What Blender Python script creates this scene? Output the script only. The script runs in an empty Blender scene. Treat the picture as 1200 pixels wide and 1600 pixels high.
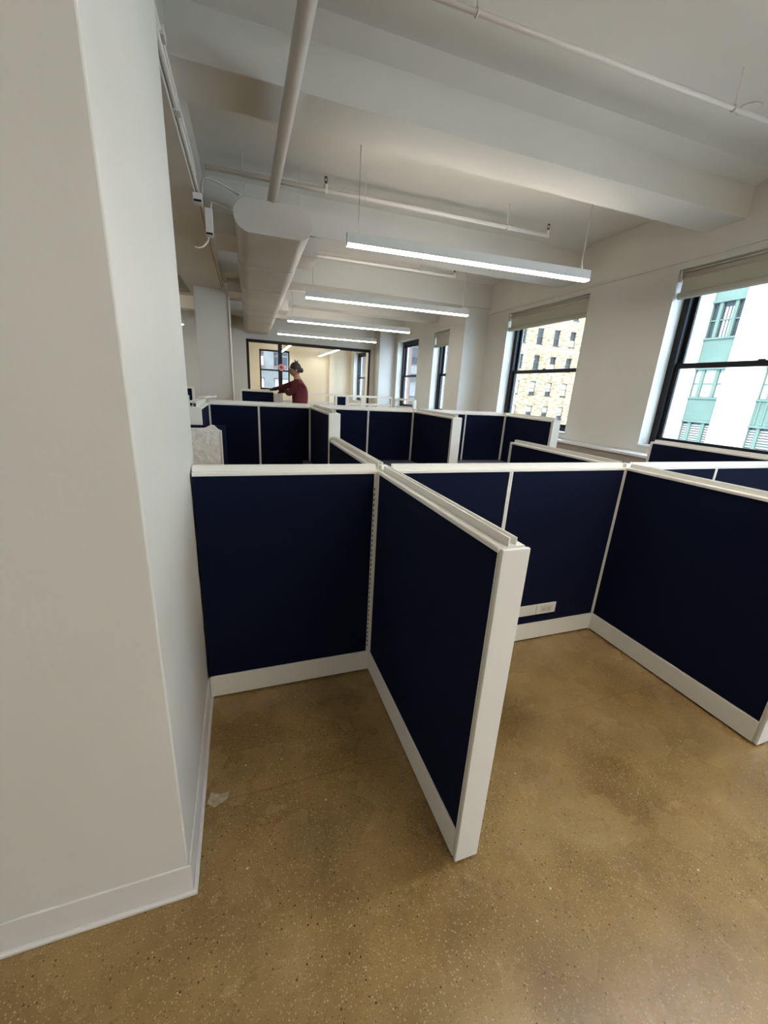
import bpy, bmesh, math, random
from mathutils import Vector, Matrix
random.seed(7)
S = bpy.context.scene
COL = S.collection
PI = math.pi

# ------------------------------------------------------------------ camera
YAW, PITCH, ROLL, FPX, CAMH = .3517, -.297, .0581, 617.29, 1.41
fw = Vector((math.sin(YAW)*math.cos(PITCH), math.cos(YAW)*math.cos(PITCH), math.sin(PITCH)))
rt = Vector((math.cos(YAW), -math.sin(YAW), 0)); up = rt.cross(fw)
c_, s_ = math.cos(ROLL), math.sin(ROLL)
r2, u2 = c_*rt + s_*up, -s_*rt + c_*up
cam = bpy.data.cameras.new('camera'); cam.sensor_fit = 'HORIZONTAL'; cam.sensor_width = 36
cam.lens = FPX*36/1200; cam.clip_start = .02; cam.clip_end = 400
co = bpy.data.objects.new('camera', cam); COL.objects.link(co)
m = Matrix.Identity(4)
for i in range(3):
    m[i][0], m[i][1], m[i][2] = r2[i], u2[i], -fw[i]
m[2][3] = CAMH
co.matrix_world = m
S.camera = co
S.view_settings.view_transform = 'Standard'; S.view_settings.look = 'None'
S.view_settings.gamma = 1; S.view_settings.use_curve_mapping = False
S.view_settings.exposure = 1.65

# ------------------------------------------------------------------ sky and sun
w = bpy.data.worlds.new('sky'); S.world = w; w.use_nodes = True
bg = w.node_tree.nodes['Background']; bg.inputs[0].default_value = (.58, .77, 1, 1); bg.inputs[1].default_value = 4.4
sun = bpy.data.lights.new('sun', 'SUN'); sun.energy = 5.0; sun.angle = .01; sun.color = (1, .95, .86)
so = bpy.data.objects.new('sun', sun); COL.objects.link(so)
so.rotation_euler = Vector((-.62, -.50, .62)).to_track_quat('Z', 'Y').to_euler(); so.location = (-10, -10, 30)
LAMP = 10.0          # strength of the linear lamps' diffusers
LAMPUP = 5.5

XW = 4.5; ZC = 3.42; YF = 12.6; XL = -7.0; YB = -4.2; YC = 17.4
WINS = [(-3.3, -1.5), (-.95, .85), (1.72, 3.52), (4.72, 6.5), (7.86, 9.42), (10.36, 11.88), (15.1, 16.9)]
ZS, ZH = .95, 2.82
for a, b in WINS:      # portals that guide the sky's light through the real window openings
    l = bpy.data.lights.new('window_portal', 'AREA'); l.shape = 'RECTANGLE'; l.size = ZH-ZS; l.size_y = b-a
    l.cycles.is_portal = True
    o = bpy.data.objects.new('window_portal', l); COL.objects.link(o)
    o.location = (XW+.34, (a+b)/2, (ZS+ZH)/2); o.rotation_euler = (0, PI/2, 0)

# ------------------------------------------------------------------ helpers
class MB:
    def __init__(s): s.v = []; s.f = []
    def box(s, x0, x1, y0, y1, z0, z1):
        if x0 > x1: x0, x1 = x1, x0
        if y0 > y1: y0, y1 = y1, y0
        if z0 > z1: z0, z1 = z1, z0
        n = len(s.v)
        s.v += [(x0,y0,z0),(x1,y0,z0),(x1,y1,z0),(x0,y1,z0),(x0,y0,z1),(x1,y0,z1),(x1,y1,z1),(x0,y1,z1)]
        s.f += [tuple(n+i for i in q) for q in ((0,3,2,1),(4,5,6,7),(0,1,5,4),(1,2,6,5),(2,3,7,6),(3,0,4,7))]
        return s
    def prism(s, pts, axis, a, b):
        """pts: 2-D outline (counter-clockwise) in the plane across `axis`, from a to b"""
        n = len(s.v); k = len(pts)
        for t in (a, b):
            for p, q in pts:
                s.v.append((t, p, q) if axis == 0 else (p, t, q) if axis == 1 else (p, q, t))
        s.f.append(tuple(n+i for i in range(k))); s.f.append(tuple(n+k+i for i in reversed(range(k))))
        for i in range(k):
            j = (i+1) % k; s.f.append((n+i, n+k+i, n+k+j, n+j))
        return s
    def tube(s, path, r, seg=10, cap=True):
        P = [Vector(p) for p in path]; n = len(s.v)
        rr = r if isinstance(r, (list, tuple)) else [r]*len(P)
        prev = None
        for i, p in enumerate(P):
            d = (P[min(i+1, len(P)-1)] - P[max(i-1, 0)]).normalized()
            if prev is None:
                a = d.orthogonal().normalized()
            else:
                a = (prev - d*prev.dot(d)).normalized()
            prev = a; b = d.cross(a)
            for k in range(seg):
                t = 2*PI*k/seg; s.v.append(tuple(p + (a*math.cos(t) + b*math.sin(t))*rr[i]))
        for i in range(len(P)-1):
            for k in range(seg):
                k2 = (k+1) % seg
                s.f.append((n+i*seg+k, n+i*seg+k2, n+(i+1)*seg+k2, n+(i+1)*seg+k))
        if cap:
            s.f.append(tuple(n+k for k in reversed(range(seg)))); s.f.append(tuple(n+(len(P)-1)*seg+k for k in range(seg)))
        return s
    def ball(s, c, rx, ry=None, rz=None, seg=16, ring=10):
        ry = ry or rx; rz = rz or rx; n = len(s.v)
        for i in range(1, ring):
            t = PI*i/ring
            for k in range(seg):
                a = 2*PI*k/seg; s.v.append((c[0]+rx*math.sin(t)*math.cos(a), c[1]+ry*math.sin(t)*math.sin(a), c[2]+rz*math.cos(t)))
        s.v += [(c[0], c[1], c[2]+rz), (c[0], c[1], c[2]-rz)]
        T, B = len(s.v)-2, len(s.v)-1
        for k in range(seg):
            k2 = (k+1) % seg
            s.f.append((T, n+k, n+k2)); s.f.append((B, n+(ring-2)*seg+k2, n+(ring-2)*seg+k))
            for i in range(ring-2): s.f.append((n+i*seg+k, n+(i+1)*seg+k, n+(i+1)*seg+k2, n+i*seg+k2))
        return s
    def build(s, name, mat, parent=None, smooth=False, bevel=0, kind=None):
        me = bpy.data.meshes.new(name); me.from_pydata(s.v, [], s.f); me.materials.append(mat)
        bm = bmesh.new(); bm.from_mesh(me); bmesh.ops.recalc_face_normals(bm, faces=bm.faces); bm.to_mesh(me); bm.free()
        if smooth: me.shade_smooth()
        o = bpy.data.objects.new(name, me); COL.objects.link(o)
        if bevel:
            b = o.modifiers.new('bevel', 'BEVEL'); b.width = bevel; b.segments = 2; b.limit_method = 'ANGLE'; b.harden_normals = False
        if parent: o.parent = parent
        if kind: o['kind'] = kind
        return o

def box(name, mat, x0, x1, y0, y1, z0, z1, parent=None, bevel=0):
    return MB().box(x0, x1, y0, y1, z0, z1).build(name, mat, parent, bevel=bevel)

def tag(o, label, cat, group=None):
    o['label'] = label; o['category'] = cat
    if group: o['group'] = group
    return o

GR = {'cubicle_panel': 'navy cubicle panels', 'connector_post': 'white connector posts', 'linear_pendant': 'linear pendant lamps', 'sprinkler_pipe': 'sprinkler pipes under the ceiling', 'roller_shade': 'cream roller shades', 'worksurface': 'grey worksurfaces', 'building': 'buildings outside', 'radiator_cover': 'radiator covers under the windows', 'conduit': 'conduits by the girder', 'junction_box': 'electrical boxes by the girder', 'loose_trim': 'loose trim strips'}
def thing(name, label, cat, loc, rz=0, group=None):
    group = group or GR.get(name)
    o = bpy.data.objects.new(name, None); o.empty_display_size = .1; COL.objects.link(o)
    o.location = loc; o.rotation_euler = (0, 0, rz)
    return tag(o, label, cat, group)

def struct(o):
    o['kind'] = 'structure'; return o

# ------------------------------------------------------------------ materials
def mat(name, col, rough=.6, metal=0, spec=.5):
    m = bpy.data.materials.new(name); m.use_nodes = True
    b = m.node_tree.nodes['Principled BSDF']
    b.inputs['Base Color'].default_value = (*col, 1); b.inputs['Roughness'].default_value = rough
    b.inputs['Metallic'].default_value = metal; b.inputs['Specular IOR Level'].default_value = spec
    return m
def nodes(m): return m.node_tree.nodes, m.node_tree.links, m.node_tree.nodes['Principled BSDF']
def noisy(name, c1, c2, scale, rough=.6, bump=0, bscale=None, detail=4, lo=.35, hi=.65, spec=.5, stretch=None):
    m = mat(name, c1, rough, spec=spec); N, L, B = nodes(m)
    tc = N.new('ShaderNodeTexCoord'); src = tc.outputs['Object']
    if stretch:
        mp = N.new('ShaderNodeMapping'); mp.inputs['Scale'].default_value = stretch; L.new(src, mp.inputs[0]); src = mp.outputs[0]
    n = N.new('ShaderNodeTexNoise'); n.inputs['Scale'].default_value = scale; n.inputs['Detail'].default_value = detail
    L.new(src, n.inputs['Vector'])
    r = N.new('ShaderNodeValToRGB'); r.color_ramp.elements[0].position = lo; r.color_ramp.elements[1].position = hi
    r.color_ramp.elements[0].color = (*c1, 1); r.color_ramp.elements[1].color = (*c2, 1)
    L.new(n.outputs['Fac'], r.inputs[0]); L.new(r.outputs[0], B.inputs['Base Color'])
    if bump:
        n2 = N.new('ShaderNodeTexNoise'); n2.inputs['Scale'].default_value = bscale or scale*4; L.new(src, n2.inputs['Vector'])
        b = N.new('ShaderNodeBump'); b.inputs['Strength'].default_value = bump; b.inputs['Distance'].default_value = .01
        L.new(n2.outputs['Fac'], b.inputs['Height']); L.new(b.outputs[0], B.inputs['Normal'])
    return m
def emis(name, col, st):
    m = bpy.data.materials.new(name); m.use_nodes = True; N = m.node_tree.nodes; N.clear()
    e = N.new('ShaderNodeEmission'); e.inputs[0].default_value = (*col, 1); e.inputs[1].default_value = st
    o = N.new('ShaderNodeOutputMaterial'); m.node_tree.links.new(e.outputs[0], o.inputs[0]); return m
def glass(name, tint=(1,1,1), refl=.08):
    m = bpy.data.materials.new(name); m.use_nodes = True; N = m.node_tree.nodes; L = m.node_tree.links; N.clear()
    t = N.new('ShaderNodeBsdfTransparent'); t.inputs[0].default_value = (*tint, 1)
    g = N.new('ShaderNodeBsdfGlossy'); g.inputs['Roughness'].default_value = .02
    f = N.new('ShaderNodeLayerWeight'); f.inputs[0].default_value = .12
    mx = N.new('ShaderNodeMixShader'); o = N.new('ShaderNodeOutputMaterial')
    L.new(f.outputs['Facing'], mx.inputs[0]); L.new(t.outputs[0], mx.inputs[1]); L.new(g.outputs[0], mx.inputs[2]); L.new(mx.outputs[0], o.inputs[0])
    return m

M = {}
M['wall'] = noisy('wall_paint', (.615, .605, .55), (.655, .645, .59), 1.3, .55, .05, 60)
M['ceil'] = noisy('ceiling_paint', (.60, .585, .53), (.66, .645, .59), .9, .6, .12, 14)
M['base'] = mat('base_vinyl', (.66, .64, .61), .4)
M['trim'] = mat('putty_white_metal', (.76, .745, .69), .42)
M['trimin'] = mat('putty_white_recess', (.60, .585, .53), .5)
M['navy'] = noisy('navy_fabric', (.0034, .0054, .0205), (.0046, .0074, .0270), 250, .92, .25, 600, spec=.12)
M['navy2'] = mat('dark_navy_fabric', (.008, .010, .026), .95, spec=.1)
M['pipe'] = mat('painted_pipe', (.66, .63, .58), .4)
M['duct'] = noisy('painted_duct', (.52, .495, .45), (.58, .555, .51), 2.0, .45, .04, 20)
M['black'] = mat('black_aluminium', (.010, .009, .010), .4, spec=.25)
M['dark'] = mat('dark_slot', (.01, .01, .012), .8)
M['brass'] = mat('sprinkler_bronze', (.16, .08, .05), .4, .7)
M['desk'] = mat('grey_laminate', (.10, .105, .14), .45)
M['lamp'] = mat('lamp_housing', (.72, .72, .69), .4)
M['diff'] = emis('lamp_diffuser', (1, .955, .87), LAMP)
M['diffb'] = emis('lamp_diffuser_near', (1, .955, .87), LAMP*1.8)
M['diffup'] = emis('lamp_uplight', (1, .90, .80), LAMPUP)
M['glass'] = glass('window_glass', (.97, .99, 1))
M['pglass'] = glass('partition_glass', (.96, .97, .96))
M['board'] = noisy('mineral_board', (.66, .62, .53), (.84, .80, .73), 28, .9, .8, 40)
M['scuff'] = noisy('plaster_dust', (.32, .25, .15), (.46, .39, .28), 60, .9)
M['sill'] = mat('sill_white', (.70, .70, .69), .35)
M['radi'] = noisy('radiator_cover', (.30, .26, .22), (.36, .31, .27), 4, .5)
M['conf'] = noisy('conference_paint', (.74, .66, .52), (.78, .70, .56), 1.2, .6)
M['red'] = mat('maroon_knit', (.115, .012, .018), .85)
M['trous'] = mat('grey_trousers', (.07, .065, .065), .85)
M['skin'] = mat('skin', (.36, .19, .13), .5)
M['near_black'] = mat('near_black_matte', (.012, .012, .016), .7)  # near-black colour of the hands and eyes
M['hair'] = mat('dark_hair', (.012, .009, .008), .5)
M['shoe'] = mat('shoe', (.03, .03, .03), .5)
M['plate'] = mat('white_plastic', (.72, .70, .66), .35)
M['sticker'] = mat('pink_paper', (.75, .42, .40), .7)
M['sticker2'] = mat('red_paper', (.55, .04, .05), .7)
M['cable'] = mat('steel_cable', (.45, .44, .42), .4, .5)

def shade_mat():
    m = bpy.data.materials.new('roller_fabric'); m.use_nodes = True; N, L, B = nodes(m)
    B.inputs['Base Color'].default_value = (.56, .54, .46, 1); B.inputs['Roughness'].default_value = .8
    t = N.new('ShaderNodeBsdfTranslucent'); t.inputs[0].default_value = (.6, .56, .42, 1)
    mx = N.new('ShaderNodeMixShader'); mx.inputs[0].default_value = .18
    o = [n for n in N if n.type == 'OUTPUT_MATERIAL'][0]
    L.new(B.outputs[0], mx.inputs[1]); L.new(t.outputs[0], mx.inputs[2]); L.new(mx.outputs[0], o.inputs[0])
    return m
M['shade'] = shade_mat()

def floor_mat():
    m = mat('polished_concrete', (.2, .13, .06), .3); N, L, B = nodes(m)
    tc = N.new('ShaderNodeTexCoord'); P = tc.outputs['Object']
    def noise(sc, det=5, rough=.55, dist=0):
        n = N.new('ShaderNodeTexNoise'); n.inputs['Scale'].default_value = sc; n.inputs['Detail'].default_value = det
        n.inputs['Roughness'].default_value = rough; n.inputs['Distortion'].default_value = dist; L.new(P, n.inputs['Vector']); return n.outputs['Fac']
    def ramp(f, *st):
        r = N.new('ShaderNodeValToRGB'); e = r.color_ramp.elements; r.color_ramp.interpolation = 'EASE'
        while len(e) < len(st): e.new(.5)
        for q, (p, c) in zip(e, st):
            q.position = p; q.color = (*c, 1)
        L.new(f, r.inputs[0]); return r.outputs[0]
    def mix(f, a, b, typ='MIX'):
        x = N.new('ShaderNodeMix'); x.data_type = 'RGBA'; x.blend_type = typ
        if isinstance(f, float): x.inputs[0].default_value = f
        else: L.new(f, x.inputs[0])
        for i, s in ((6, a), (7, b)):
            if isinstance(s, tuple): x.inputs[i].default_value = (*s, 1)
            else: L.new(s, x.inputs[i])
        return x.outputs[2]
    base = ramp(noise(2.2, 5, .6, .1), (.18, (.175, .100, .030)), (.50, (.300, .196, .076)), (.82, (.42, .300, .142)))
    cloud = ramp(noise(4, 6, .6), (.22, (.70, .67, .64)), (.78, (1.12, 1.11, 1.10)))
    c = mix(1.0, base, cloud, 'MULTIPLY')
    def specks(scale, lo, hi, sel_lo, sel_hi, off):
        mp = N.new('ShaderNodeMapping'); mp.inputs['Location'].default_value = (off, off*2, 0); L.new(P, mp.inputs[0])
        v = N.new('ShaderNodeTexVoronoi'); v.inputs['Scale'].default_value = scale; L.new(mp.outputs[0], v.inputs['Vector'])
        a = ramp(v.outputs['Distance'], (lo, (1,1,1)), (hi, (0,0,0)))
        sx = N.new('ShaderNodeSeparateColor'); L.new(v.outputs['Color'], sx.inputs[0])
        s = ramp(sx.outputs[0], (sel_lo, (0,0,0)), (sel_hi, (1,1,1)))
        return mix(1.0, a, s, 'MULTIPLY')
    c = mix(specks(120, .16, .34, .60, .68, 0.), c, (.42, .325, .175))
    c = mix(specks(210, .18, .34, .60, .68, 17.), c, (.43, .33, .18))
    c = mix(specks(190, .16, .30, .70, .76, 23.), c, (.10, .058, .024))
    c = mix(specks(72, .09, .20, .78, .84, 3.), c, (.50, .41, .26))
    c = mix(specks(74, .12, .24, .72, .80, 7.), c, (.07, .035, .015))
    c = mix(specks(22, .05, .10, .88, .90, 11.), c, (.62, .55, .42))
    stain = ramp(noise(1.1, 3, .5, .2), (.22, (.58, .52, .44)), (.50, (.96, .95, .93)), (.80, (1.16, 1.15, 1.14)))
    c = mix(1.0, c, stain, 'MULTIPLY')
    sp = N.new('ShaderNodeSeparateXYZ'); L.new(P, sp.inputs[0])
    def mth(op, a, b_):
        x = N.new('ShaderNodeMath'); x.operation = op
        for i, q in enumerate((a, b_)):
            if isinstance(q, (int, float)): x.inputs[i].default_value = q
            elif q is not None: L.new(q, x.inputs[i])
        return x.outputs[0]
    wob = mth('MULTIPLY', noise(2.2, 2), .05)
    for ch_, at, per in (('Y', .02, 1.14),):
        u = mth('ADD', mth('ADD', sp.outputs[ch_], wob), -at)
        d = mth('ABSOLUTE', mth('SUBTRACT', mth('MODULO', mth('ADD', u, 10*per+per/2), per), per/2), None)
        c = mix(ramp(d, (.0015, (.5, .5, .5)), (.0045, (0, 0, 0))), c, (.10, .065, .03))
    L.new(c, B.inputs['Base Color'])
    rr = N.new('ShaderNodeMapRange'); rr.inputs['To Min'].default_value = .20; rr.inputs['To Max'].default_value = .34
    L.new(noise(3, 4), rr.inputs['Value']); L.new(rr.outputs[0], B.inputs['Roughness'])
    B.inputs['Specular IOR Level'].default_value = .45
    b = N.new('ShaderNodeBump'); b.inputs['Strength'].default_value = .06; b.inputs['Distance'].default_value = .01
    L.new(noise(9, 3), b.inputs['Height']); L.new(b.outputs[0], B.inputs['Normal'])
    return m
M['floor'] = floor_mat()

# ------------------------------------------------------------------ room shell
struct(box('floor', M['floor'], XL, XW, YB, YC, -.1, 0))
struct(box('ceiling', M['ceil'], XL, XW, YB, YC, ZC, ZC+.3))
TH = .36
wr = MB()
wr.box(XW, XW+TH, YB, YC, -.1, ZS); wr.box(XW, XW+TH, YB, YC, ZH, ZC+.3)
ys = [YB] + [v for p in WINS for v in p] + [YC]
for i in range(0, len(ys), 2): wr.box(XW, XW+TH, ys[i], ys[i+1], ZS, ZH)
struct(wr.build('wall_right', M['wall']))
struct(box('trim_1', M['wall'], XW-.022, XW-.0005, YB, 7.14, 2.885, 2.91, bevel=.004))
struct(box('trim_2', M['wall'], XW-.022, XW-.0005, 7.76, 12.1, 2.885, 2.91, bevel=.004))
struct(box('wall_left', M['wall'], XL-.2, XL, YB, YC, -.1, ZC+.3))
struct(box('wall_near', M['wall'], XL-.2, XW+TH, YB-.2, YB, -.1, ZC+.3))
wf = MB().box(XL, .22, YF, YF+.14, -.0, ZC).box(3.88, XW, YF, YF+.14, 0, ZC).box(.22, 3.88, YF, YF+.14, 2.60, ZC)
struct(wf.build('wall_far', M['wall']))
cw = MB().box(0, .78, YC, YC+.3, 0, ZC+.3).box(1.95, XW+TH, YC, YC+.3, 0, ZC+.3).box(.78, 1.95, YC, YC+.3, 2.72, ZC+.3).box(.78, 1.95, YC, YC+.3, 0, 1.2)
cw.box(XL-.2, 0, YC, YC+.3, -.1, ZC+.3)
struct(cw.build('wall_conference_far', M['conf']))
struct(box('wall_conference_left', M['conf'], -.02, .12, YF+.14, YC, 0, ZC))
struct(box('wall_conference_right', M['conf'], XW-.05, XW-.001, YF+.14, 15.02, 0, ZC))

# beams that cross the room, each with a sloped haunch where it meets the slab
def beam(y0, y1, zb, x0, x1, haunch=.17, hz=.05):
    pts = [(y0-haunch, ZC+.01), (y0-haunch, ZC), (y0, ZC-hz), (y0, zb), (y1, zb), (y1, ZC-hz), (y1+haunch, ZC), (y1+haunch, ZC+.01)]
    return struct(MB().prism(pts, 0, x0, x1).build('beam', M['ceil'], bevel=.008))
BEAMS = [(-3.2, -2.8, 3.1), (-.85, -.45, 3.1), (1.05, 1.4, 3.12), (3.06, 3.44, 3.12), (5.07, 5.42, 3.0), (7.165, 7.725, 2.98), (9.45, 9.8, 3.05), (11.5, 11.85, 3.05)]
for y0, y1, zb in BEAMS:
    beam(y0, y1, zb, -.5, XW+.15); beam(y0, y1, zb, XL-.1, -.6)
struct(box('girder', M['ceil'], -.78, -.22, YB, YF, 2.9, ZC+.01, bevel=.008))

def column(x0, x1, y0, y1, base=True, top=ZC, n='column'):
    o = struct(box(n, M['wall'], x0, x1, y0, y1, 0, top, bevel=.004))
    if base:
        t, h = .006, .105
        MB().box(x0-t, x1+t, y0-t, y0, 0, h).box(x1, x1+t, y0, y1, 0, h).box(x0-t, x0, y0, y1, 0, h).build('cove_base', M['base'], o, bevel=.002)
        MB().box(x0-t-.012, x1+t+.012, y0-t-.012, y0-t, 0, .012).box(x1+t, x1+t+.012, y0-t, y1, 0, .012).build('base_toe', M['base'], o, bevel=.003)
    return o
column(-1.05, -.199, .888, 1.83, top=2.9)
column(-.655, -.105, 8.0, 8.5, top=2.9)
column(4.02, XW+.01, 7.15, 7.74, base=False, n='pilaster')
column(4.0, XW+.01, 12.08, 12.6, base=False, n='pilaster')

sf = thing('plaster_smudge', 'small whitish plaster smudge on the floor beside the column base', 'smudge', (-.13, 1.15, 0))
MB().prism([(-.045, -.01), (-.02, -.03), (.02, -.012), (.028, .018), (.0, .012), (-.035, .03)], 2, .0002, .0012).build('dust_patch', M['scuff'], sf)

# window ledge / radiator cover
lg = thing('radiator_cover', 'long brownish radiator cover under the windows with white top', 'radiator cover', (4.25, 0, 0))
MB().box(0, .249, YB+.02, 7.13, 0, .85).build('cover_front', M['radi'], lg)
MB().box(-.02, .249, YB+.02, 7.13, .85, .88).build('cover_top', M['sill'], lg, bevel=.004)
MB().box(-.012, 0, YB+.02, 7.13, .70, .715).build('grille_bar', M['radi'], lg)
lg = thing('radiator_cover', 'far radiator cover beyond the projecting white pilaster', 'radiator cover', (4.25, 0, 0))
MB().box(0, .249, 7.76, 12.06, 0, .85).build('cover_front', M['radi'], lg)
MB().box(-.02, .249, 7.76, 12.06, .85, .88).build('cover_top', M['sill'], lg, bevel=.004)

# ------------------------------------------------------------------ windows
def window(n, a, b, x=XW, dark_head=True):
    gx = x+.20
    root = bpy.data.objects.new('window_%d' % n, None); COL.objects.link(root); root['kind'] = 'structure'
    root.location = (gx, a, ZS)
    W, H, t = b-a, ZH-ZS, .075
    fr = MB().box(-.03, .09, 0, t, 0, H).box(-.03, .09, W-t, W, 0, H).box(-.03, .09, t, W-t, 0, .07).box(-.03, .09, t, W-t, H-.09, H)
    fr.build('window_frame', M['black'], root, bevel=.004)
    zm = .92
    for nm, z0, z1, dx in (('lower_sash', .07, zm+.02, 0), ('upper_sash', zm-.02, H-.09, .035)):
        s = MB(); s.box(dx, dx+.032, t, t+.045, z0, z1).box(dx, dx+.032, W-t-.045, W-t, z0, z1)
        s.box(dx, dx+.032, t+.045, W-t-.045, z0, z0+.045).box(dx, dx+.032, t+.045, W-t-.045, z1-.055, z1)
        so = s.build(nm, M['black'], root, bevel=.003)
        MB().box(dx+.012, dx+.018, t+.045, W-t-.045, z0+.045, z1-.04).build('pane', M['glass'], so)
    MB().box(-.03-.19, -.03, -.01, W+.01, -.0, .02).build('window_sill', M['sill'], root, bevel=.003)
    MB().box(-.012, 0, W/2-.03, W/2+.03, zm+.0, zm+.03).build('sash_lock', M['black'], root)
for i, (a, b) in enumerate(WINS): window(i+1, a, b)

def roller(a, b, label, drop=.25, depth=.03):
    z = ZH-.005
    r = thing('roller_shade', label, 'window shade', (XW+.075, a, z), 0)
    W = b-a
    MB().tube([(0, .03, -.055), (0, W-.03, -.055)], .042, 20).build('roller_tube', M['shade'], r, smooth=True)
    MB().box(-.02, .05, .02, W-.02, -.012, 0).build('head_rail', M['trim'], r, bevel=.002)
    for y in (.006, W-.022): MB().box(-.055, .05, y, y+.016, -.11, -.002).build('bracket', M['trimin'], r, bevel=.003)
    MB().box(-.034, -.028, .035, W-.035, -drop, -.055).build('shade_fabric', M['shade'], r)
    MB().tube([(-.035, .03, -drop), (-.035, W-.03, -drop)], .036, 16).build('hem_bar', M['shade'], r, smooth=True)
roller(*WINS[1], 'raised cream roller shade on the window level with the camera')
roller(*WINS[2], 'raised cream roller shade above the right window facing the white building')
roller(*WINS[3], 'raised cream roller shade above the window facing the tan building')
roller(*WINS[4], 'yellowish sunlit roller shade beyond the white pilaster', .3)

# ------------------------------------------------------------------ far glass partition
gp = thing('glass_partition', 'black framed glass wall of the conference room at far end', 'glass wall', (.22, YF+.03, 0))
W = 3.66
MB().box(0, .07, 0, .08, 0, 2.60).build('jamb', M['black'], gp); MB().box(W-.05, W, 0, .08, 0, 2.60).build('jamb', M['black'], gp)
MB().box(.07, W-.05, 0, .08, 2.52, 2.60).build('header', M['black'], gp)
MB().box(.07, W-.05, 0, .08, 0, .08).build('bottom_rail', M['black'], gp)
MB().box(.87, .98, 0, .08, .08, 2.52).build('mullion', M['black'], gp)
MB().box(.07, .87, .035, .043, .08, 2.52).build('glass_pane', M['pglass'], gp)
MB().box(.98, W-.05, .035, .043, .08, 2.52).build('glass_pane', M['pglass'], gp)
st = thing('round_sticker', 'round pink sticker with red centre on the glass wall mullion', 'sticker', (1.17, YF+.028, 1.90))
def disc(name, m_, r, y, par, t=.003):
    k = 28; MB().prism([(r*math.cos(2*PI*i/k), r*math.sin(2*PI*i/k)) for i in range(k)], 1, y-t, y).build(name, m_, par)
disc('paper', M['sticker'], .095, 0, st); disc('red_centre', M['sticker2'], .045, -.004, st)
# conference room windows
def plain_window(n, x0, x1, y, z0, z1):
    root = bpy.data.objects.new('window_%d' % n, None); COL.objects.link(root); root['kind'] = 'structure'; root.location = (x0, y, z0)
    W, H = x1-x0, z1-z0; t = .06; zm = H*.5
    MB().box(0, t, 0, .1, 0, H).box(W-t, W, 0, .1, 0, H).box(t, W-t, 0, .1, 0, t).box(t, W-t, 0, .1, H-t, H).box(t, W-t, .01, .07, zm-.03, zm+.03).box(W*.62-.02, W*.62+.02, .01, .07, zm+.03, H-t).build('window_frame', M['black'], root)
    MB().box(t, W-t, .04, .046, t, zm-.03).build('pane', M['glass'], root); MB().box(t, W-t, .04, .046, zm+.03, H-t).build('pane', M['glass'], root)
plain_window(8, .78, 1.95, YC+.08, 1.2, 2.72)
struct(box('trim_3', M['conf'], 3.55, 3.75, YC-.15, YC, 0, ZC))

# ------------------------------------------------------------------ linear lamps
def lamp(x0, y, z, label, L=2.48, along='x', up_on=True, dm='diff', group='linear pendant lamps'):
    r = thing('linear_pendant', label, 'ceiling lamp', (x0, y, z), 0 if along == 'x' else PI/2, None)
    pr = [(-.034, .014), (.034, .014), (.034, .096), (.030, .096), (.030, .080), (-.030, .080), (-.030, .096), (-.034, .096)]
    MB().prism(pr, 0, .006, L-.006).build('housing', M['lamp'], r)
    for x in (0, L-.006): MB().box(x, x+.006, -.034, .034, 0, .096).build('end_plate', M['lamp'], r)
    MB().box(.006, L-.006, -.034, .034, 0, .014).build('diffuser', M[dm], r)
    if up_on: MB().box(.02, L-.02, -.029, .029, .080, .083).build('uplight', M['diffup'], r)
    if along == 'x': # the lamps hang a few degrees out of line with the panels
        a = -.085; r.rotation_euler = (0, 0, a); r.location = (x0+L/2*(1-math.cos(a)), y-L/2*math.sin(a), z)
    for x in (.10, L-.10):
        MB().tube([(x-.02, 0, .092), (x, 0, .17), (x+.02, 0, .092)], .0025, 6).tube([(x, 0, .17), (x, 0, ZC-z-.02)], .004, 6).build('suspension_cable', M['cable'], r)
        MB().tube([(x, 0, ZC-z-.02), (x, 0, ZC-z)], .03, 16).build('ceiling_canopy', M['pipe'], r)
lamp(.92, 3.74, 2.59, 'nearest glowing linear lamp, hung below the second beam')
lamp(.92, 6.10, 2.59, 'second nearest linear lamp, seen beneath the nearest one')
lamp(.92, 8.45, 2.59, 'third linear lamp from the camera, right of the duct')
lamp(.92, 10.7, 2.59, 'farthest linear lamp, close above the conference glass wall')
lamp(.92, .70, 2.59, 'linear lamp over the camera, out of frame to the right', dm='diffb')
lamp(.92, -1.1, 2.59, 'linear lamp behind the camera, second row back', dm='diffb')
lamp(.92, -3.3, 2.59, 'linear lamp behind the camera, by the near wall', dm='diffb')
for y, nm in ((11.0, 'linear lamp glimpsed left of the far column'), (6.2, 'linear lamp in the left bay hidden by the near column'), (2.6, 'linear lamp in the left bay beside the near column'), (-1.6, 'linear lamp in the left bay behind the camera')):
    lamp(-3.62, y, 2.6, nm, dm='diffb' if y < 0 else 'diff')
lamp(1.55, 13.0, 2.60, 'conference room linear lamp seen by the mullion', 4.2, 'y')
lamp(3.10, 13.0, 2.60, 'conference room linear lamp above the pale wall', 4.2, 'y')

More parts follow.
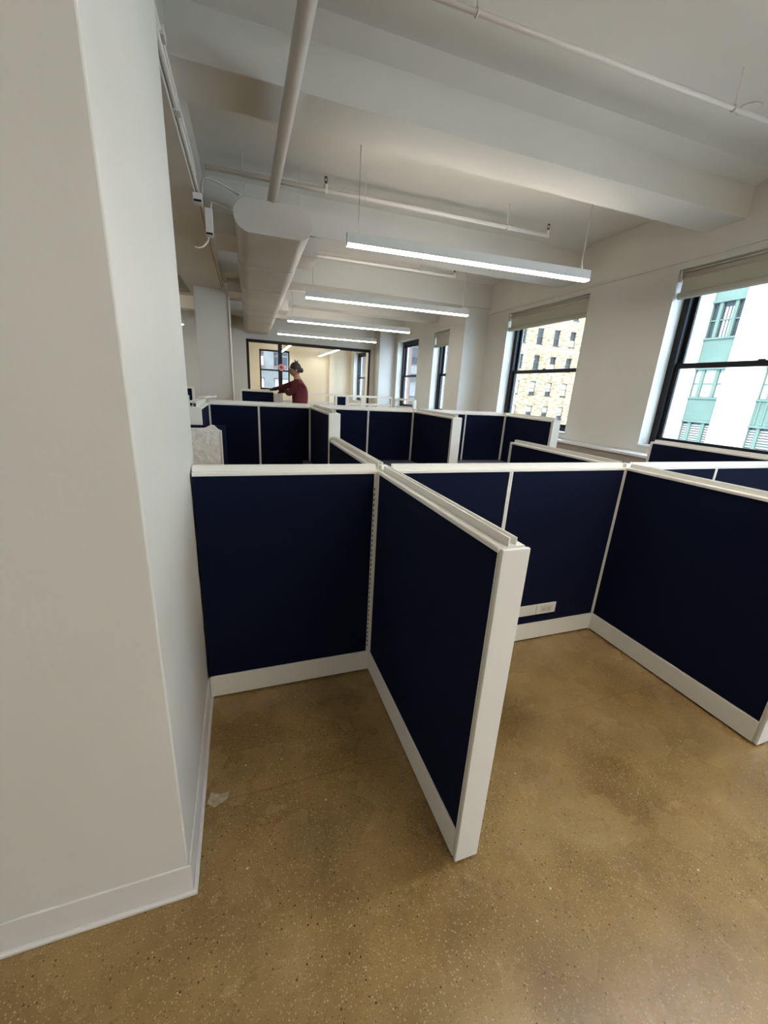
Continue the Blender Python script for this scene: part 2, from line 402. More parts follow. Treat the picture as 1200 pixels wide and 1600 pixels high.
# ------------------------------------------------------------------ ducts and pipes
def oval(cx, cz, w_, h_, k=22):
    r = h_/2; a = w_/2-r; pts = []
    for i in range(k+1): t = -PI/2+PI*i/k; pts.append((cx+a+r*math.cos(t), cz+r*math.sin(t)))
    for i in range(k+1): t = PI/2+PI*i/k; pts.append((cx-a+r*math.cos(t), cz+r*math.sin(t)))
    return pts
dc = thing('air_duct', 'big painted flat-oval duct running away under the ceiling', 'duct', (.37, 4.4, 2.865))
o = MB().prism(oval(0, 0, .70, .26), 1, .012, YF-4.41).build('duct_body', M['duct'], dc)
MB().prism(oval(0, 0, .714, .274), 1, 0, .012).build('end_cap', M['duct'], dc, bevel=.003)
for y in (1.25, 2.5, 3.75, 5.0, 6.25, 7.5): MB().prism(oval(0, 0, .708, .268), 1, y, y+.03).build('duct_seam', M['duct'], dc)
for x, y, s in ((.375, .97, 1), (-.46, .72, -1), (.375, 4.6, 1), (-.45, 3.4, -1)):
    MB().box(x-.135 if s > 0 else x-.10, x+.135, y-.27, y+.27, -.065, .125).build('side_outlet', M['duct'], dc, bevel=.004)
for y in (.25, 2.9, 5.6):
    for x in (-.26, .26): MB().tube([(x, y, .12), (x, y, ZC-2.865)], .004, 6).build('hanger_rod', M['pipe'], dc)

def pipe_run(x0, x1, y, z, label, hangers, heads, r=.021, elbows=True):
    t = thing('sprinkler_pipe', label, 'pipe', (x0, y+.09, z), -.045)
    r = r if heads else .013
    MB().tube([(0, 0, 0), (x1-x0, 0, 0)], r, 14).build('pipe', M['pipe'], t, smooth=True)
    for h in hangers:
        MB().tube([(h-x0, 0, r+.004), (h-x0, 0, ZC-z)], .004, 6).build('hanger_rod', M['pipe'], t)
        k = 14; ring = [(h-x0, (r+.004)*math.cos(2*PI*i/k), (r+.004)*math.sin(2*PI*i/k)) for i in range(k+1)]
        MB().tube(ring, .005, 6).build('clevis_ring', M['pipe'], t, smooth=True)
    for h in heads:
        MB().tube([(h-x0, 0, -.006), (h-x0, 0, .05)], .019, 12).ball((h-x0, 0, 0), .026).build('tee_fitting', M['pipe'], t, smooth=True)
        b = MB().tube([(h-x0, 0, .05), (h-x0, 0, .075)], .011, 10).tube([(h-x0, 0, .105), (h-x0, 0, .109)], .017, 12)
        b.tube([(h-x0-.012, 0, .07), (h-x0-.014, 0, .09), (h-x0, 0, .107)], .003, 6).tube([(h-x0+.012, 0, .07), (h-x0+.014, 0, .09), (h-x0, 0, .107)], .003, 6)
        b.build('sprinkler_head', M['brass'], t, smooth=True)
pipe_run(-.2, 4.1, 2.30, 3.22, 'thin white sprinkler pipe crossing the bay nearest the camera', (1.19, 3.0), ())
pipe_run(-.2, 3.40, 4.42, 3.2, 'white sprinkler pipe above the nearest lamp, two dark heads', (1.25, 2.85), (.86, 3.38))
pipe_run(-.2, 3.30, 6.40, 3.2, 'white sprinkler pipe in the third bay, above the second lamp', (1.24, 2.7), (3.28,))
pipe_run(-.2, 3.20, 8.75, 3.2, 'white sprinkler pipe in the fourth bay, partly behind the second lamp', (1.3, 2.7), (3.18,))
pipe_run(-5.0, -.85, 9.1, 3.0, 'white sprinkler pipe glimpsed in the left bay beyond the far column', (-1.0, -2.6), (), r=.02)
bp = thing('ceiling_pipe', 'thick white pipe running away overhead toward the duct end', 'pipe', (.36, 0, 3.035))
MB().tube([(0, YB+.01, 0), (0, 5.06, 0)], .042, 20).build('pipe_body', M['pipe'], bp, smooth=True)
MB().tube([(0, -.6, 0), (0, -.48, 0)], .052, 20).build('coupling', M['pipe'], bp, smooth=True)
for y in (1.9, 4.0, -1.6): MB().tube([(0, y, .04), (0, y, ZC-3.035)], .005, 6).build('hanger_rod', M['pipe'], bp)
pl = thing('ceiling_plate', 'round painted cover plate on the ceiling near the right windows', 'cover plate', (3.42, 2.45, ZC-.006))
k = 30; MB().prism([(.07*math.cos(2*PI*i/k), .07*math.sin(2*PI*i/k)) for i in range(k)], 2, 0, .006).build('plate_disc', M['ceil'], pl, bevel=.002)
MB().tube([(.075*math.cos(2*PI*i/40), .075*math.sin(2*PI*i/40), .004) for i in range(22)], .0025, 6).build('plate_gap', M['trimin'], pl)

# conduits along the girder
def conduit(label, path, r, boxes=(), cat='conduit', mat_='pipe', name='conduit'):
    t = thing(name, label, cat, path[0])
    p0 = Vector(path[0])
    MB().tube([Vector(p)-p0 for p in path], r, 10).build('tube', M[mat_], t, smooth=True)
    for (x, y, z) in boxes:
        q = Vector((x, y, z))-p0; MB().box(q.x-.02, q.x+.02, q.y-.035, q.y+.035, q.z-.02, q.z+.02).build('coupling_box', M[mat_], t, bevel=.003)
    return t
conduit('long thin conduit along the bottom edge of the left girder', [(-.203, 1.9, 2.93), (-.203, 7.95, 2.93)], .014, ((-.2, 2.1, 2.93), (-.2, 3.2, 2.93), (-.2, 5.2, 2.93)))
conduit('upper conduit along the side of the left girder', [(-.203, 1.9, 3.0), (-.203, 3.0, 3.0), (-.203, 4.1, 3.02), (-.203, 4.15, 2.99)], .012, ((-.2, 2.75, 3.0),))
conduit('fat white pipe tucked under the slab along the left girder', [(-.18, -.5, 3.36), (-.18, 2.88, 3.36)], .035)
conduit('curved conduit looping from junction box to top of duct end', [(-.165, 4.22, 2.885), (-.163, 4.22, 2.95), (-.155, 4.24, 3.00), (-.13, 4.27, 3.03), (-.06, 4.33, 3.04), (.03, 4.39, 3.035), (.12, 4.45, 3.015)], .0085, mat_='cable')
conduit('short curved conduit entering the side of the duct end', [(-.11, 4.25, 2.80), (-.10, 4.27, 2.86), (-.07, 4.35, 2.885), (.03, 4.42, 2.885)], .0085, mat_='cable')
jb = thing('junction_box', 'small white junction box on the girder left of the duct end', 'electrical box', (-.20, 4.22, 2.83))
MB().box(-.035, .035, -.04, .04, -.02, .05).build('box_body', M['plate'], jb, bevel=.004)
MB().box(-.03, .03, -.045, -.04, -.015, .0).build('box_opening', M['dark'], jb)
jb = thing('junction_box', 'tall narrow white electrical box hanging beside the duct end', 'electrical box', (-.125, 4.245, 2.595))
MB().box(-.03, .03, -.035, .035, 0, .20).build('box_body', M['plate'], jb, bevel=.004)
MB().box(-.025, .025, -.04, -.035, .005, .02).build('box_opening', M['dark'], jb)
conduit('loose white wire dangling below the electrical boxes', [(-.135, 4.24, 2.59), (-.145, 4.2, 2.54), (-.18, 4.2, 2.50), (-.22, 4.2, 2.485), (-.25, 4.2, 2.49)], .007, cat='wire', mat_='plate', name='loose_wire')
lit_edge = conduit('slim vertical white conduit on the far column corner', [(-.12, 7.98, .05), (-.12, 7.98, 2.89)], .012)  # added tube stands in for the bright window-lit side of the column

# ------------------------------------------------------------------ cubicle panels
PH, PH2, T, BH = 1.067, 1.243, .04, .118
def panel(p0, p1, label, H=PH, end=None, start=None, outlets=(), slots=None, fabric=True, trims=(.010, .010), group=None):
    """one panel from p0 to p1; end/start: 'cap' closes that end with a white cap"""
    d = Vector(p1)-Vector(p0); L = d.length; rz = math.atan2(d.y, d.x)
    r = thing('cubicle_panel', label, 'cubicle panel', (p0[0], p0[1], 0), rz, group)
    a, b = 0, L
    if start == 'cap': a = .012
    if end == 'cap': b = L-.012
    for q, (x0, x1) in (('s', (0, a)), ('e', (b, L))):
        if x1-x0 > .01:
            e = MB().box(x0, x1, -T, T, .012, H).build('end_cap', M['trim'], r, bevel=.0025)
            xs = x1 if q == 's' else x0-.007
            MB().box(xs, xs+.007, -T+.003, T-.003, .012, H-.014).build('cap_strip', M['trimin'], e)
    a += .007 if a else 0; b -= .007 if b < L else 0
    ta, tb = trims
    if ta: MB().box(a+.0005, a+ta, -T+.002, T-.002, BH, H-.015).build('edge_trim', M['trim'], r, bevel=.001)
    if tb: MB().box(b-tb, b-.0005, -T+.002, T-.002, BH, H-.015).build('edge_trim', M['trim'], r, bevel=.001)
    if fabric:
        for s in (-1, 1):
            y0, y1 = (.012, T-.004) if s > 0 else (-T+.004, -.012)
            MB().box(a+ta, b-tb, y0, y1, BH+.002, H-.016).build('fabric_panel', M['navy'], r, bevel=.003)
    else:
        MB().box(a+.02, b-.02, -.02, .02, H-.16, H-.12).build('cross_rail', M['trim'], r)
        MB().box(a+.02, b-.02, -.02, .02, .55, .60).build('cross_rail', M['trim'], r)
        MB().box(a+.02, b-.02, -.02, .02, BH, BH+.04).build('cross_rail', M['trim'], r)
    for s in (-1, 1):
        y0, y1 = (T-.012, T) if s > 0 else (-T, -T+.012)
        MB().box(a+.001, b-.001, y0, y1, .010, BH).build('base_cover', M['trim'], r, bevel=.002)
    for g in (a+.03, b-.06): MB().box(g, g+.03, -.02, .02, 0, .02).build('glide', M['dark'], r)
    # top cap: ledge on both sides, raised channel with two lips
    pr = [(-T, H-.014), (T, H-.014), (T, H-.003), (T-.003, H), (.012, H), (.012, H+.022), (.008, H+.022), (.008, H+.003), (-.008, H+.003), (-.008, H+.022), (-.012, H+.022), (-.012, H), (-T+.003, H), (-T, H-.003)]
    MB().prism(pr, 0, a+.001, b-.001).build('top_cap', M['trim'], r)
    for (x0, x1, z0, z1, side, duplex) in outlets:
        yy = -T+.004 if side < 0 else T-.004
        pp = MB().box(x0, x1, yy, yy+side*.008, z0, z1).build('outlet_plate', M['plate'], r, bevel=.002)
        if duplex:
            xm = (x0+x1)/2
            MB().box(xm-.042, xm+.042, yy+side*.008, yy+side*.0095, z0+.012, z1-.012).build('receptacle', M['trimin'], pp, bevel=.001)
            sl = MB()
            for c in (xm-.02, xm+.02):
                sl.box(c-.006, c-.0045, yy+side*.0094, yy+side*.0102, (z0+z1)/2-.004, (z0+z1)/2+.006).box(c+.0045, c+.006, yy+side*.0094, yy+side*.0102, (z0+z1)/2-.004, (z0+z1)/2+.006)
                sl.box(c-.002, c+.002, yy+side*.0094, yy+side*.0102, (z0+z1)/2-.011, (z0+z1)/2-.007)
            sl.build('socket_slot', M['dark'], pp)
    if slots:   # punched bracket slots in the upright
        sb = MB(); x = b-.0125
        for i in range(int((H-.2)/.025)): sb.box(x, x+.004, -T-.0005+.0015, -T+.004, .15+i*.025, .15+i*.025+.013)
        sb.build('bracket_slots', M['dark'], r, kind='stuff')
    return r
def post(x, y, label, H=PH):
    r = thing('connector_post', label, 'post', (x, y, 0))
    MB().box(-.0385, .0385, -.0385, .0385, .0, H-.004).build('post_body', M['trim'], r, bevel=.002)
    MB().box(-.017, .017, -.017, .017, H-.004, H+.018).build('post_top', M['trim'], r, bevel=.002)
X1, X2, X3, Y1 = .606, 2.111, 3.70, 1.693
YE, YM, YR = .715, 2.74, 3.60
panel((-.192, Y1), (X1-T, Y1), 'navy panel between the near white column and the first junction', slots=True, trims=(0, .014))
panel((X1, Y1-T), (X1, YE), 'nearest navy partition jutting toward the camera, broad white end', end='cap', trims=(.012, .004))
panel((X1+T, Y1), (1.288, Y1), 'navy panel just right of the nearest jutting partition, partly behind it', outlets=(), trims=(.004, .011))
panel((1.288, Y1), (X2-T, Y1), 'navy panel with outlet plates low down, in the open cubicle', trims=(.011, .006),
      outlets=((.085, .320, .178, .245, -1, False), (.322, .465, .178, .245, -1, True)))
panel((X2, Y1-T), (X2, .72), 'large navy partition at right edge facing the open cubicle', end='cap', trims=(.003, .004))
panel((X1, Y1+T), (X1, YM), 'low navy partition going back from the first junction to the tall one', trims=(.01, .01))
panel((X2, Y1+T), (X2, YM), 'low navy partition going back from the second junction, free far end', end='cap', trims=(.01, .006))
panel((X2+T, Y1), (2.862, Y1), 'navy panel behind the right partition, left of its thin seam', trims=(.01, .01))
panel((2.862, Y1), (X3-T, Y1), 'navy panel at far right, right of the thin seam', trims=(.01, .01))
panel((X3, Y1+T), (X3, YM), 'low navy partition nearest the windows, below the white building', end='cap', trims=(.01, .006), H=1.09)
post(X1, Y1, 'white connector post where the three nearest partitions meet')
post(X2, Y1, 'white connector post at the open cubicle right back corner')
post(X3, Y1, 'white connector post near the windows at far right', H=1.09)
# taller row behind
xs = [-.28, .14, X1, 1.10, 1.585, 2.12, 2.625]
lab = ['tall navy panel at the left end of the back row, beside the pale board', 'tall navy panel in the back row, directly below the person',
       'tall navy panel right of the first white fin, behind the low partition', 'tall navy panel left of the middle fin in the back row',
       'tall navy panel mostly hidden behind the middle fin', 'tall navy panel in the back row next to the fin by the window']
for i in range(6):
    a = xs[i]+(T if i in (0, 2, 4) else 0); b = xs[i+1]-(T if i in (1, 3, 5) else 0)
    panel((a, YR), (b, YR), lab[i], H=PH2, trims=(.008, .008))
panel((X1, YR-T), (X1, YM+.001), 'tall short fin with white end above the low partition, left of centre', H=PH2, end='cap')
panel((1.585, YR-T), (1.585, 2.78), 'middle tall fin with white end, right of centre', H=PH2, end='cap')
panel((2.625, YR-T), (2.625, 2.86), 'tall fin with bluish white end in front of the tan building window', H=PH2, end='cap')
panel((-.28, YR-T), (-.28, 2.86), 'tall fin with wide white end left of the back row', H=PH2, end='cap')
for x, l in ((X1, 'white post at the back of the left fin'), (1.585, 'white post at the back of the middle fin'), (2.625, 'white post at the back of the right fin'), (-.28, 'white post at the left end of the back row')):
    post(x, YR, l, H=PH2)

# worksurfaces behind the first row
def desk(x0, x1, y0, y1, label, z=.775):
    r = thing('worksurface', label, 'desk', ((x0+x1)/2, (y0+y1)/2, 0))
    hx, hy = (x1-x0)/2, (y1-y0)/2
    MB().box(-hx, hx, -hy, hy, z-.028, z).build('desktop', M['desk'], r, bevel=.003)
    for s in (-1, 1): MB().box(s*(hx-.03)-.01, s*(hx-.03)+.01, -hy+.05, hy-.02, 0, z-.028).build('support_panel', M['trim'], r)
desk(X1+T+.002, 1.585-T-.002, 3.02, YR-T-.002, 'grey worksurface between the left and middle white fins')
desk(1.585+T+.002, 2.58, 3.02, YR-T-.002, 'grey worksurface between the middle and right white fins')
desk(.50, X1-T-.002, 3.05, YR-T-.002, 'narrow grey worksurface corner left of the white fin')

# pale board, loose trims, left bits
bd = thing('pale_board', 'pale mottled mineral board standing behind the nearest panel', 'board', (-.605, 2.70, 0))
pts = [(0, 0), (.475, 0), (.475, 1.118), (.462, 1.124), (.442, 1.146), (.425, 1.148), (.385, 1.128), (.20, 1.124), (0, 1.126)]
MB().prism(pts, 1, 0, .035).build('board_sheet', M['board'], bd, bevel=.003)
MB().box(.476, .484, -.004, .039, 0, 1.115).build('edge_strip', M['trim'], bd)
dk = thing('dark_screen', 'black topped low screen behind the pale board', 'screen', (-.605, 2.765, 0))
MB().box(0, .505, 0, .03, .02, 1.14).build('screen_panel', M['navy2'], dk, bevel=.003); MB().box(0, .505, -.02, .05, 0, .02).build('foot', M['dark'], dk)
for i, (cx, cy, L, a, dz, lb) in enumerate(((-.285, 3.12, .50, 1.52, 0, 'loose white trim strip lying along the left fin top'), (-.245, 3.60, .40, 1.42, .012, 'short loose white trim strip crossing the back row top'))):
    t = thing('loose_trim', lb, 'trim strip', (cx, cy, PH2+.025+dz), a)
    MB().box(-L/2, L/2, -.025, .025, 0, .006).box(-L/2, L/2, -.025, -.022, .006, .012).box(-L/2, L/2, .022, .025, .006, .010).build('strip', M['plate'], t)
# panels of the left bay
panel((-1.9, 7.3), (-.70, 7.3), 'far navy panel seen left of the far column', H=1.29, end='cap')
panel((-1.9, 5.6), (-.60, 5.6), 'navy panel in the left bay, nearer than the far column', H=1.225, end='cap')
bx = thing('small_white_box', 'small white object on the panel left of the far column', 'box', (-.74, 5.6, 1.245))
MB().box(-.16, .02, -.02, .02, 0, .02).box(-.10, .0, -.018, .018, .02, .03).build('box_body', M['plate'], bx, bevel=.004)

# third row: navy panel, then bare white frames
YQ = 7.5
panel((.0, YQ), (.56, YQ), 'navy panel just left of the person, third row', H=1.29, start='cap')
tp = thing('frame_end_post', 'broad white end post under the hands of the person', 'post', (.62, YQ-.03, 0))
MB().box(-.055, .055, -.05, .05, 0, 1.265).build('post_body', M['trim'], tp, bevel=.01)
panel((.68, YQ), (1.68, YQ), 'bare white panel frame right behind the person', H=1.28, fabric=False, trims=(.03, .03))
panel((1.68, YQ), (1.86, YQ), 'narrow navy panel between bare white frames', H=1.278, trims=(.01, .01))
panel((1.86, YQ), (2.20, YQ), 'narrow bare white frame right of the narrow navy panel', H=1.28, fabric=False, trims=(.05, .05))
panel((2.20, YQ), (2.78, YQ), 'bare white frame below the bluish far pilaster', H=1.283, fabric=False, trims=(.03, .03))
panel((2.84, YQ-.05), (3.06, YQ-.5), 'last bare white frame, turned toward the camera', H=1.27, fabric=False, trims=(.03, .03))

# ------------------------------------------------------------------ person
def person():
    root = thing('person', 'person in maroon sweater reaching left over the white frame', 'person', (.91, 6.98, 0))
    V = []; E = []; R = []
    def v(p, r, par=None):
        V.append(p); R.append(r if isinstance(r, tuple) else (r, r))
        if par is not None: E.append((par, len(V)-1))
        return len(V)-1
    # faces -x; right = away from the camera (+y)
    pel = v((.02, 0, 1.02), (.155, .15)); ab = v((.035, 0, 1.17), (.14, .14), pel); ch = v((.035, 0, 1.34), (.155, .155), ab)
    uc = v((.015, 0, 1.45), (.115, .115), ch); nk = v((-.01, 0, 1.535), .055, uc); hd = v((-.03, 0, 1.60), .06, nk)
    for s in (-1, 1):
        hp = v((.02, s*.09, .96), .10, pel); kn = v((.0, s*.11, .55), .065, hp); an = v((.04, s*.12, .10), .043, kn)
        v((-.05, s*.125, .045), .04, an); v((-.15, s*.13, .035), .035, len(V)-1)
    tips = [(-.36, .40, 1.335), (-.23, .38, 1.30)]
    for s, hand in ((1, tips[0]), (-1, tips[1])):
        sh = v((.0, s*.165, 1.45), .064, uc)
        if s > 0: el = v((-.19, .27, 1.385), .050, sh)
        else: el = v((-.15, -.07, 1.275), .048, sh)
        wr = v((hand[0]+.06, hand[1]-.04, hand[2]+.015), .031, el)
        pm = v(hand, .036, wr)
        for k in range(4):
            a = v((hand[0]-.045, hand[1]-.025+k*.022, hand[2]-.008-.003*abs(k-1)), .010, pm)
            v((hand[0]-.062-.004*(k in (1, 2)), hand[1]-.025+k*.023, hand[2]-.035), .008, a)
        a = v((hand[0]-.01, hand[1]-.045, hand[2]-.01), .011, pm); v((hand[0]-.035, hand[1]-.055, hand[2]-.025), .009, a)
    me = bpy.data.meshes.new('body_cage'); me.from_pydata(V, E, [])
    o = bpy.data.objects.new('body_cage', me); COL.objects.link(o)
    md = o.modifiers.new('skin', 'SKIN'); md.use_smooth_shade = True
    for sv, r in zip(me.skin_vertices[0].data, R): sv.radius = r; sv.use_root = False
    me.skin_vertices[0].data[0].use_root = True
    o.modifiers.new('sub', 'SUBSURF').levels = 2
    dg = bpy.context.evaluated_depsgraph_get()
    mm = bpy.data.meshes.new_from_object(o.evaluated_get(dg)); mm.name = 'body'
    bpy.data.objects.remove(o)
    mm.materials.clear()
    for k in ('red', 'trous', 'skin', 'near_black', 'shoe'): mm.materials.append(M[k])
    for p in mm.polygons:
        c = p.center
        i = 0
        if c.z > 1.515: i = 2
        elif c.y > .26 and (c.x < tips[0][0]+.045 or (c.z < 1.335 and c.x < tips[1][0]+.05 and c.y > .30)): i = 3
        elif c.z < .075: i = 4
        elif c.z < 1.13 : i = 1
        p.material_index = i; p.use_smooth = True
    b = bpy.data.objects.new('body', mm); COL.objects.link(b); b.parent = root
    # head: skull, jaw, nose, ear as one mesh; faces -x and slightly down
    h = bmesh.new(); bmesh.ops.create_uvsphere(h, u_segments=28, v_segments=20, radius=1)
    for q in h.verts:
        x, y, z = q.co
        X, Y, Z = x*.098, y*.076, z*.118
        if z < 0: Y *= 1+.25*z; X = X*(1+.12*z) - .012*(-z) 
        if x < -.75 and abs(y) < .22:                      # nose / lips / brow
            X -= .022*math.exp(-((z+.22)/.13)**2)*(1-abs(y)/.25) + .007*math.exp(-((z+.55)/.08)**2)
        if x < -.6: X += .006*math.exp(-((z-.0)/.10)**2)*(1 if .15 < abs(y) < .5 else 0)
        if z > .3: X += .01
        q.co = (X, Y, Z)
    hm = bpy.data.meshes.new('head'); h.to_mesh(hm); h.free(); hm.shade_smooth(); hm.materials.append(M['skin'])
    ho = bpy.data.objects.new('head', hm); COL.objects.link(ho); ho.parent = root
    ho.location = (-.045, 0, 1.655); ho.scale = (.93, .93, .93); ho.rotation_euler = (0, -.22, 0)
    for s in (-1, 1):
        MB().ball((.012, s*.074, -.005), .018, .008, .03, 12, 8).build('ear', M['skin'], ho, smooth=True)
        MB().ball((-.083, s*.028, .008), .009, .011, .009, 10, 8).build('eye', M['near_black'], ho, smooth=True)
    MB().box(-.106, -.098, -.022, .022, -.071, -.067).build('mouth', M['red'], ho)
    hb = MB().ball((.018, 0, .028), .100, .084, .105, 24, 16).ball((.105, 0, -.02), .040, .042, .045)
    hb.tube([(.05, 0, .11), (.04, .01, .15), (.03, .0, .175)], [.016, .011, .003], 8).tube([(.06, 0, .11), (.075, -.01, .14), (.085, 0, .15)], [.014, .009, .003], 8)
    hr = hb.build('hair', M['hair'], root, smooth=True); hr.location = ho.location; hr.rotation_euler = ho.rotation_euler; hr.scale = ho.scale
    MB().ball((0, 0, 0), .048, .046, .02, 20, 8).build('collar', M['red'], root, smooth=True).location = (-.008, 0, 1.515)
person()

# ------------------------------------------------------------------ outside
M['white_stone'] = noisy('white_stone', (.36, .34, .31), (.40, .38, .35), .5, .8, stretch=(1, 1, .2))
M['green'] = noisy('green_copper', (.033, .055, .039), (.041, .066, .047), 1.2, .7)
M['tan'] = noisy('tan_brick', (.105, .072, .033), (.23, .172, .10), 1.3, .9, detail=9, lo=.42, hi=.58, stretch=(1, 1, 3.0))
M['redb'] = noisy('red_brick', (.062, .027, .016), (.085, .045, .030), .8, .9)
M['grey_stone'] = noisy('grey_stone', (.036, .034, .030), (.056, .052, .047), .9, .85)
M['bglass'] = mat('far_window_glass', (.015, .017, .018), .3, spec=.15)
M['blind'] = mat('far_window_blind', (.20, .185, .165), .8)
M['asphalt'] = noisy('asphalt', (.08, .08, .085), (.12, .12, .12), .5, .9)
struct(box('ground', M['asphalt'], XW+TH, 90, -40, 90, -20.2, -20))

def facade(label, mat_, plane, u0, u1, zlo, zhi, cols, rows, ww, depth=8, frame='black', shades=True, sill=True):
    """a building whose street face lies in plane ('x',c) or ('y',c); cols: left edges of windows; rows: (head, height)"""
    ax, c = plane
    r = thing('building', label, 'building', (c, 0, -20) if ax == 'x' else (0, c, -20))
    def B(mb, a, b, d0, d1, z0, z1):
        z0 += 20; z1 += 20
        if ax == 'y': mb.box(a, b, d0, d1, z0, z1)
        else: mb.box(d0, d1, a, b, z0, z1)
    wall = MB(); rs = sorted(rows); z = zlo
    D = .35
    for hd, hh in rs:
        B(wall, u0, u1, 0, D, z, hd-hh)
        u = u0
        for cc in sorted(cols): B(wall, u, cc, 0, D, hd-hh, hd); u = cc+ww
        B(wall, u, u1, 0, D, hd-hh, hd); z = hd
    B(wall, u0, u1, 0, D, z, zhi); B(wall, u0, u1, D, depth, zlo, zhi)
    wall.build('wall', mat_, r)
    for hd, hh in rs:
        for cc in sorted(cols):
            f = MB(); t = .06
            B(f, cc, cc+t, D-.14, D-.06, hd-hh, hd); B(f, cc+ww-t, cc+ww, D-.14, D-.06, hd-hh, hd)
            B(f, cc+t, cc+ww-t, D-.14, D-.06, hd-hh, hd-hh+t); B(f, cc+t, cc+ww-t, D-.14, D-.06, hd-t, hd)
            B(f, cc+t, cc+ww-t, D-.14, D-.06, hd-hh/2-.04, hd-hh/2+.04)
            if sill: B(f, cc-.06, cc+ww+.06, -.08, D-.14, hd-hh-.08, hd-hh)
            fo = f.build('window', M[frame], r)
            p = MB(); B(p, cc+t, cc+ww-t, D-.10, D-.09, hd-hh+t, hd-t); p.build('pane', M['bglass'], fo)
            if shades:
                q = random.random(); k = MB()
                if hd < 5: lo, hi = (hd-hh*(.5+.45*q), hd-t)
                elif q > .6: lo, hi = (hd-hh+t, hd-hh*.55)
                else: lo, hi = (hd-hh*.5-.05, hd-hh*.5+.05)
                B(k, cc+t, cc+ww-t, D-.13, D-.105, lo, hi); k.build('blind', M['blind'], fo)
    return r
facade('tan brick building seen through the middle window', M['tan'], ('y', 52), 33, 62, -20, 22,
       [35.5+3.0*i-.15 for i in range(8)], [(11.4, 2.1), (7.7, 1.9), (4.05, 1.95), (.50, 1.9), (-3.1, 1.9), (15, 2.)], 1.08, frame='grey_stone' if False else 'bglass')
facade('grey stone building seen beyond the white pilaster', M['grey_stone'], ('y', 54), 21.8, 32, -20, 24,
       [22.6+2.1*i for i in range(5)], [(9.6, 2.2), (6.2, 2.2), (2.8, 2.2), (-.6, 2.2), (13, 2.2)], 1.1, frame='blind')
facade('red brick building seen in the farthest window', M['redb'], ('y', 50), 12, 20.9, -20, 26,
       [12.8+2.0*i for i in range(4)], [(9.0, 2.3), (5.6, 2.3), (2.2, 2.3), (-1.2, 2.3)], 1.1, frame='blind')
facade('grey and pink loft building behind the conference room window', M['grey_stone'], ('y', 42), -3, 9, -20, 20,
       [-2+2.6*i for i in range(4)], [(8, 1.9), (5.0, 1.9), (2.0, 1.9), (-1.0, 1.9)], 1.7, frame='redb')

# white building with green window bays across the street
wb = thing('building', 'white stone building with green window bays across the street', 'building', (24, 0, -20))
def WB(mb, d0, d1, y0, y1, z0, z1): mb.box(d0, d1, y0, y1, z0+20, z1+20)
bays = [(14.89, 16.49), (11.55, 13.15), (8.2, 9.8), (4.9, 6.5), (1.6, 3.2), (18.25, 19.85)]
cuts = sorted(bays)
wall = MB(); y = -8
for a, b in cuts: WB(wall, 0, .5, y, a, -20, 15); y = b
WB(wall, 0, .5, y, 21, -20, 15); WB(wall, .5, 6, -8, 21, -20, 15)
for a, b in cuts: WB(wall, 0, .5, a, b, 10.2, 15); WB(wall, 0, .5, a, b, -20, -2.5)
wall.build('wall', M['white_stone'], wb)
pil = MB()
for i in range(len(cuts)-1):
    ya, yb = cuts[i][1], cuts[i+1][0]; WB(pil, -.06, 0, ya+.55, yb-.55, -20, 15)
pil.build('pilaster_strip', M['white_stone'], wb)
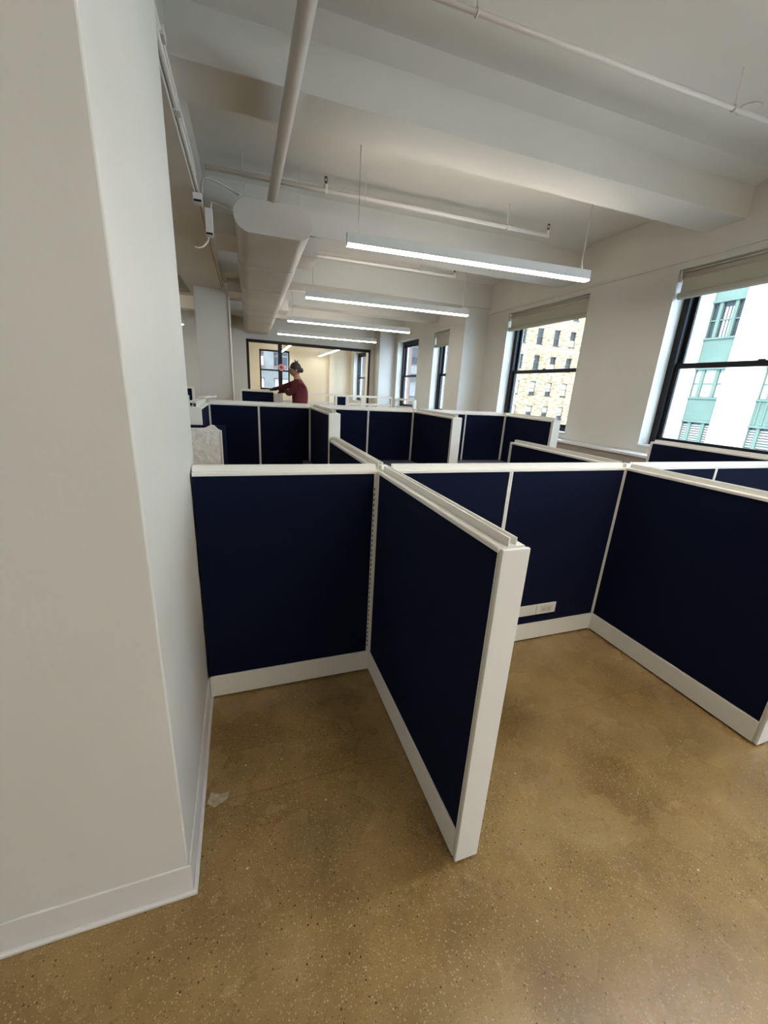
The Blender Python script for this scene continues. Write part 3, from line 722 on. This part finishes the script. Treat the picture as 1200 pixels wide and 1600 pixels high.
def green_bay(a, b, off):
    W = b-a
    wins = [(10.2-off, 8.6-off), (6.85-off, 5.12-off), (3.5-off, 2.05-off), (.69-off, -1.0-off)]
    prev = 10.2
    for hd, sl in wins:
        if prev-hd > .05:
            s = MB(); WB(s, .14, .30, a, b, hd, prev); g = s.build('spandrel', M['green'], wb)
            s = MB(); WB(s, .06, .14, a, b, prev-.09, prev); WB(s, .06, .14, a, b, hd, hd+.10); s.build('moulding', M['green'], g)
            if off:
                s = MB()
                for k in range(5): WB(s, .09, .14, a+.16+k*W/5.3, a+.24+k*W/5.3, hd+.12, prev-.12)
                s.build('fluting', M['green'], g)
        f = MB(); WB(f, .16, .30, a, a+.05, sl, hd); WB(f, .16, .30, b-.05, b, sl, hd)
        m1, m2 = a+W*.27, a+W*.73
        WB(f, .14, .30, m1-.08, m1+.08, sl, hd); WB(f, .14, .30, m2-.08, m2+.08, sl, hd)
        zm = (hd+sl)/2
        for p, q in ((a+.05, m1-.08), (m1+.08, m2-.08), (m2+.08, b-.05)): WB(f, .20, .26, p, q, zm-.03, zm+.03)
        fo = f.build('window', M['green'], wb)
        pn = MB(); WB(pn, .27, .29, a+.05, b-.05, sl, hd); pn.build('pane', M['bglass'], fo)
        bl = MB()
        if hd > 6:
            for k in range(3): WB(bl, .245, .262, m1+.1+k*.16, m1+.2+k*.16, sl, hd-.25)
        elif hd > 1.5: WB(bl, .245, .262, a+.05, b-.05, sl+.02, hd-.01)
        else:
            z = hd-.12
            while z > sl: WB(bl, .245, .262, a+.05, b-.05, z-.075, z); z -= .13
        bl.build('blind', M['blind'], fo)
        prev = sl
    s = MB(); WB(s, .14, .30, a, b, -2.5, prev); s.build('spandrel', M['green'], wb)
for i, (a, b) in enumerate(bays): green_bay(a, b, 0 if i % 2 == 0 else 0.02)

# ------------------------------------------------------------------ the overhead structure runs a degree or so out of line with the panels
def turn(objs, px, py, a, dx=0, dy=0):
    R = Matrix.Translation((px+dx, py+dy, 0)) @ Matrix.Rotation(a, 4, 'Z') @ Matrix.Translation((-px, -py, 0))
    for o in objs: o.matrix_world = R @ o.matrix_world
bpy.context.view_layer.update()
top = [o for o in COL.objects if o.parent is None]
turn([o for o in top if o.name.startswith('beam')], 1.2, 3.3, -.022)
turn([o for o in top if o.name.startswith(('girder', 'conduit', 'junction_box', 'loose_wire')) and not o.get('label', '').startswith('slim')], -.22, 8.5, -.018, .02)
turn([o for o in top if o.name.startswith(('air_duct',))], .37, 4.4, -.02)
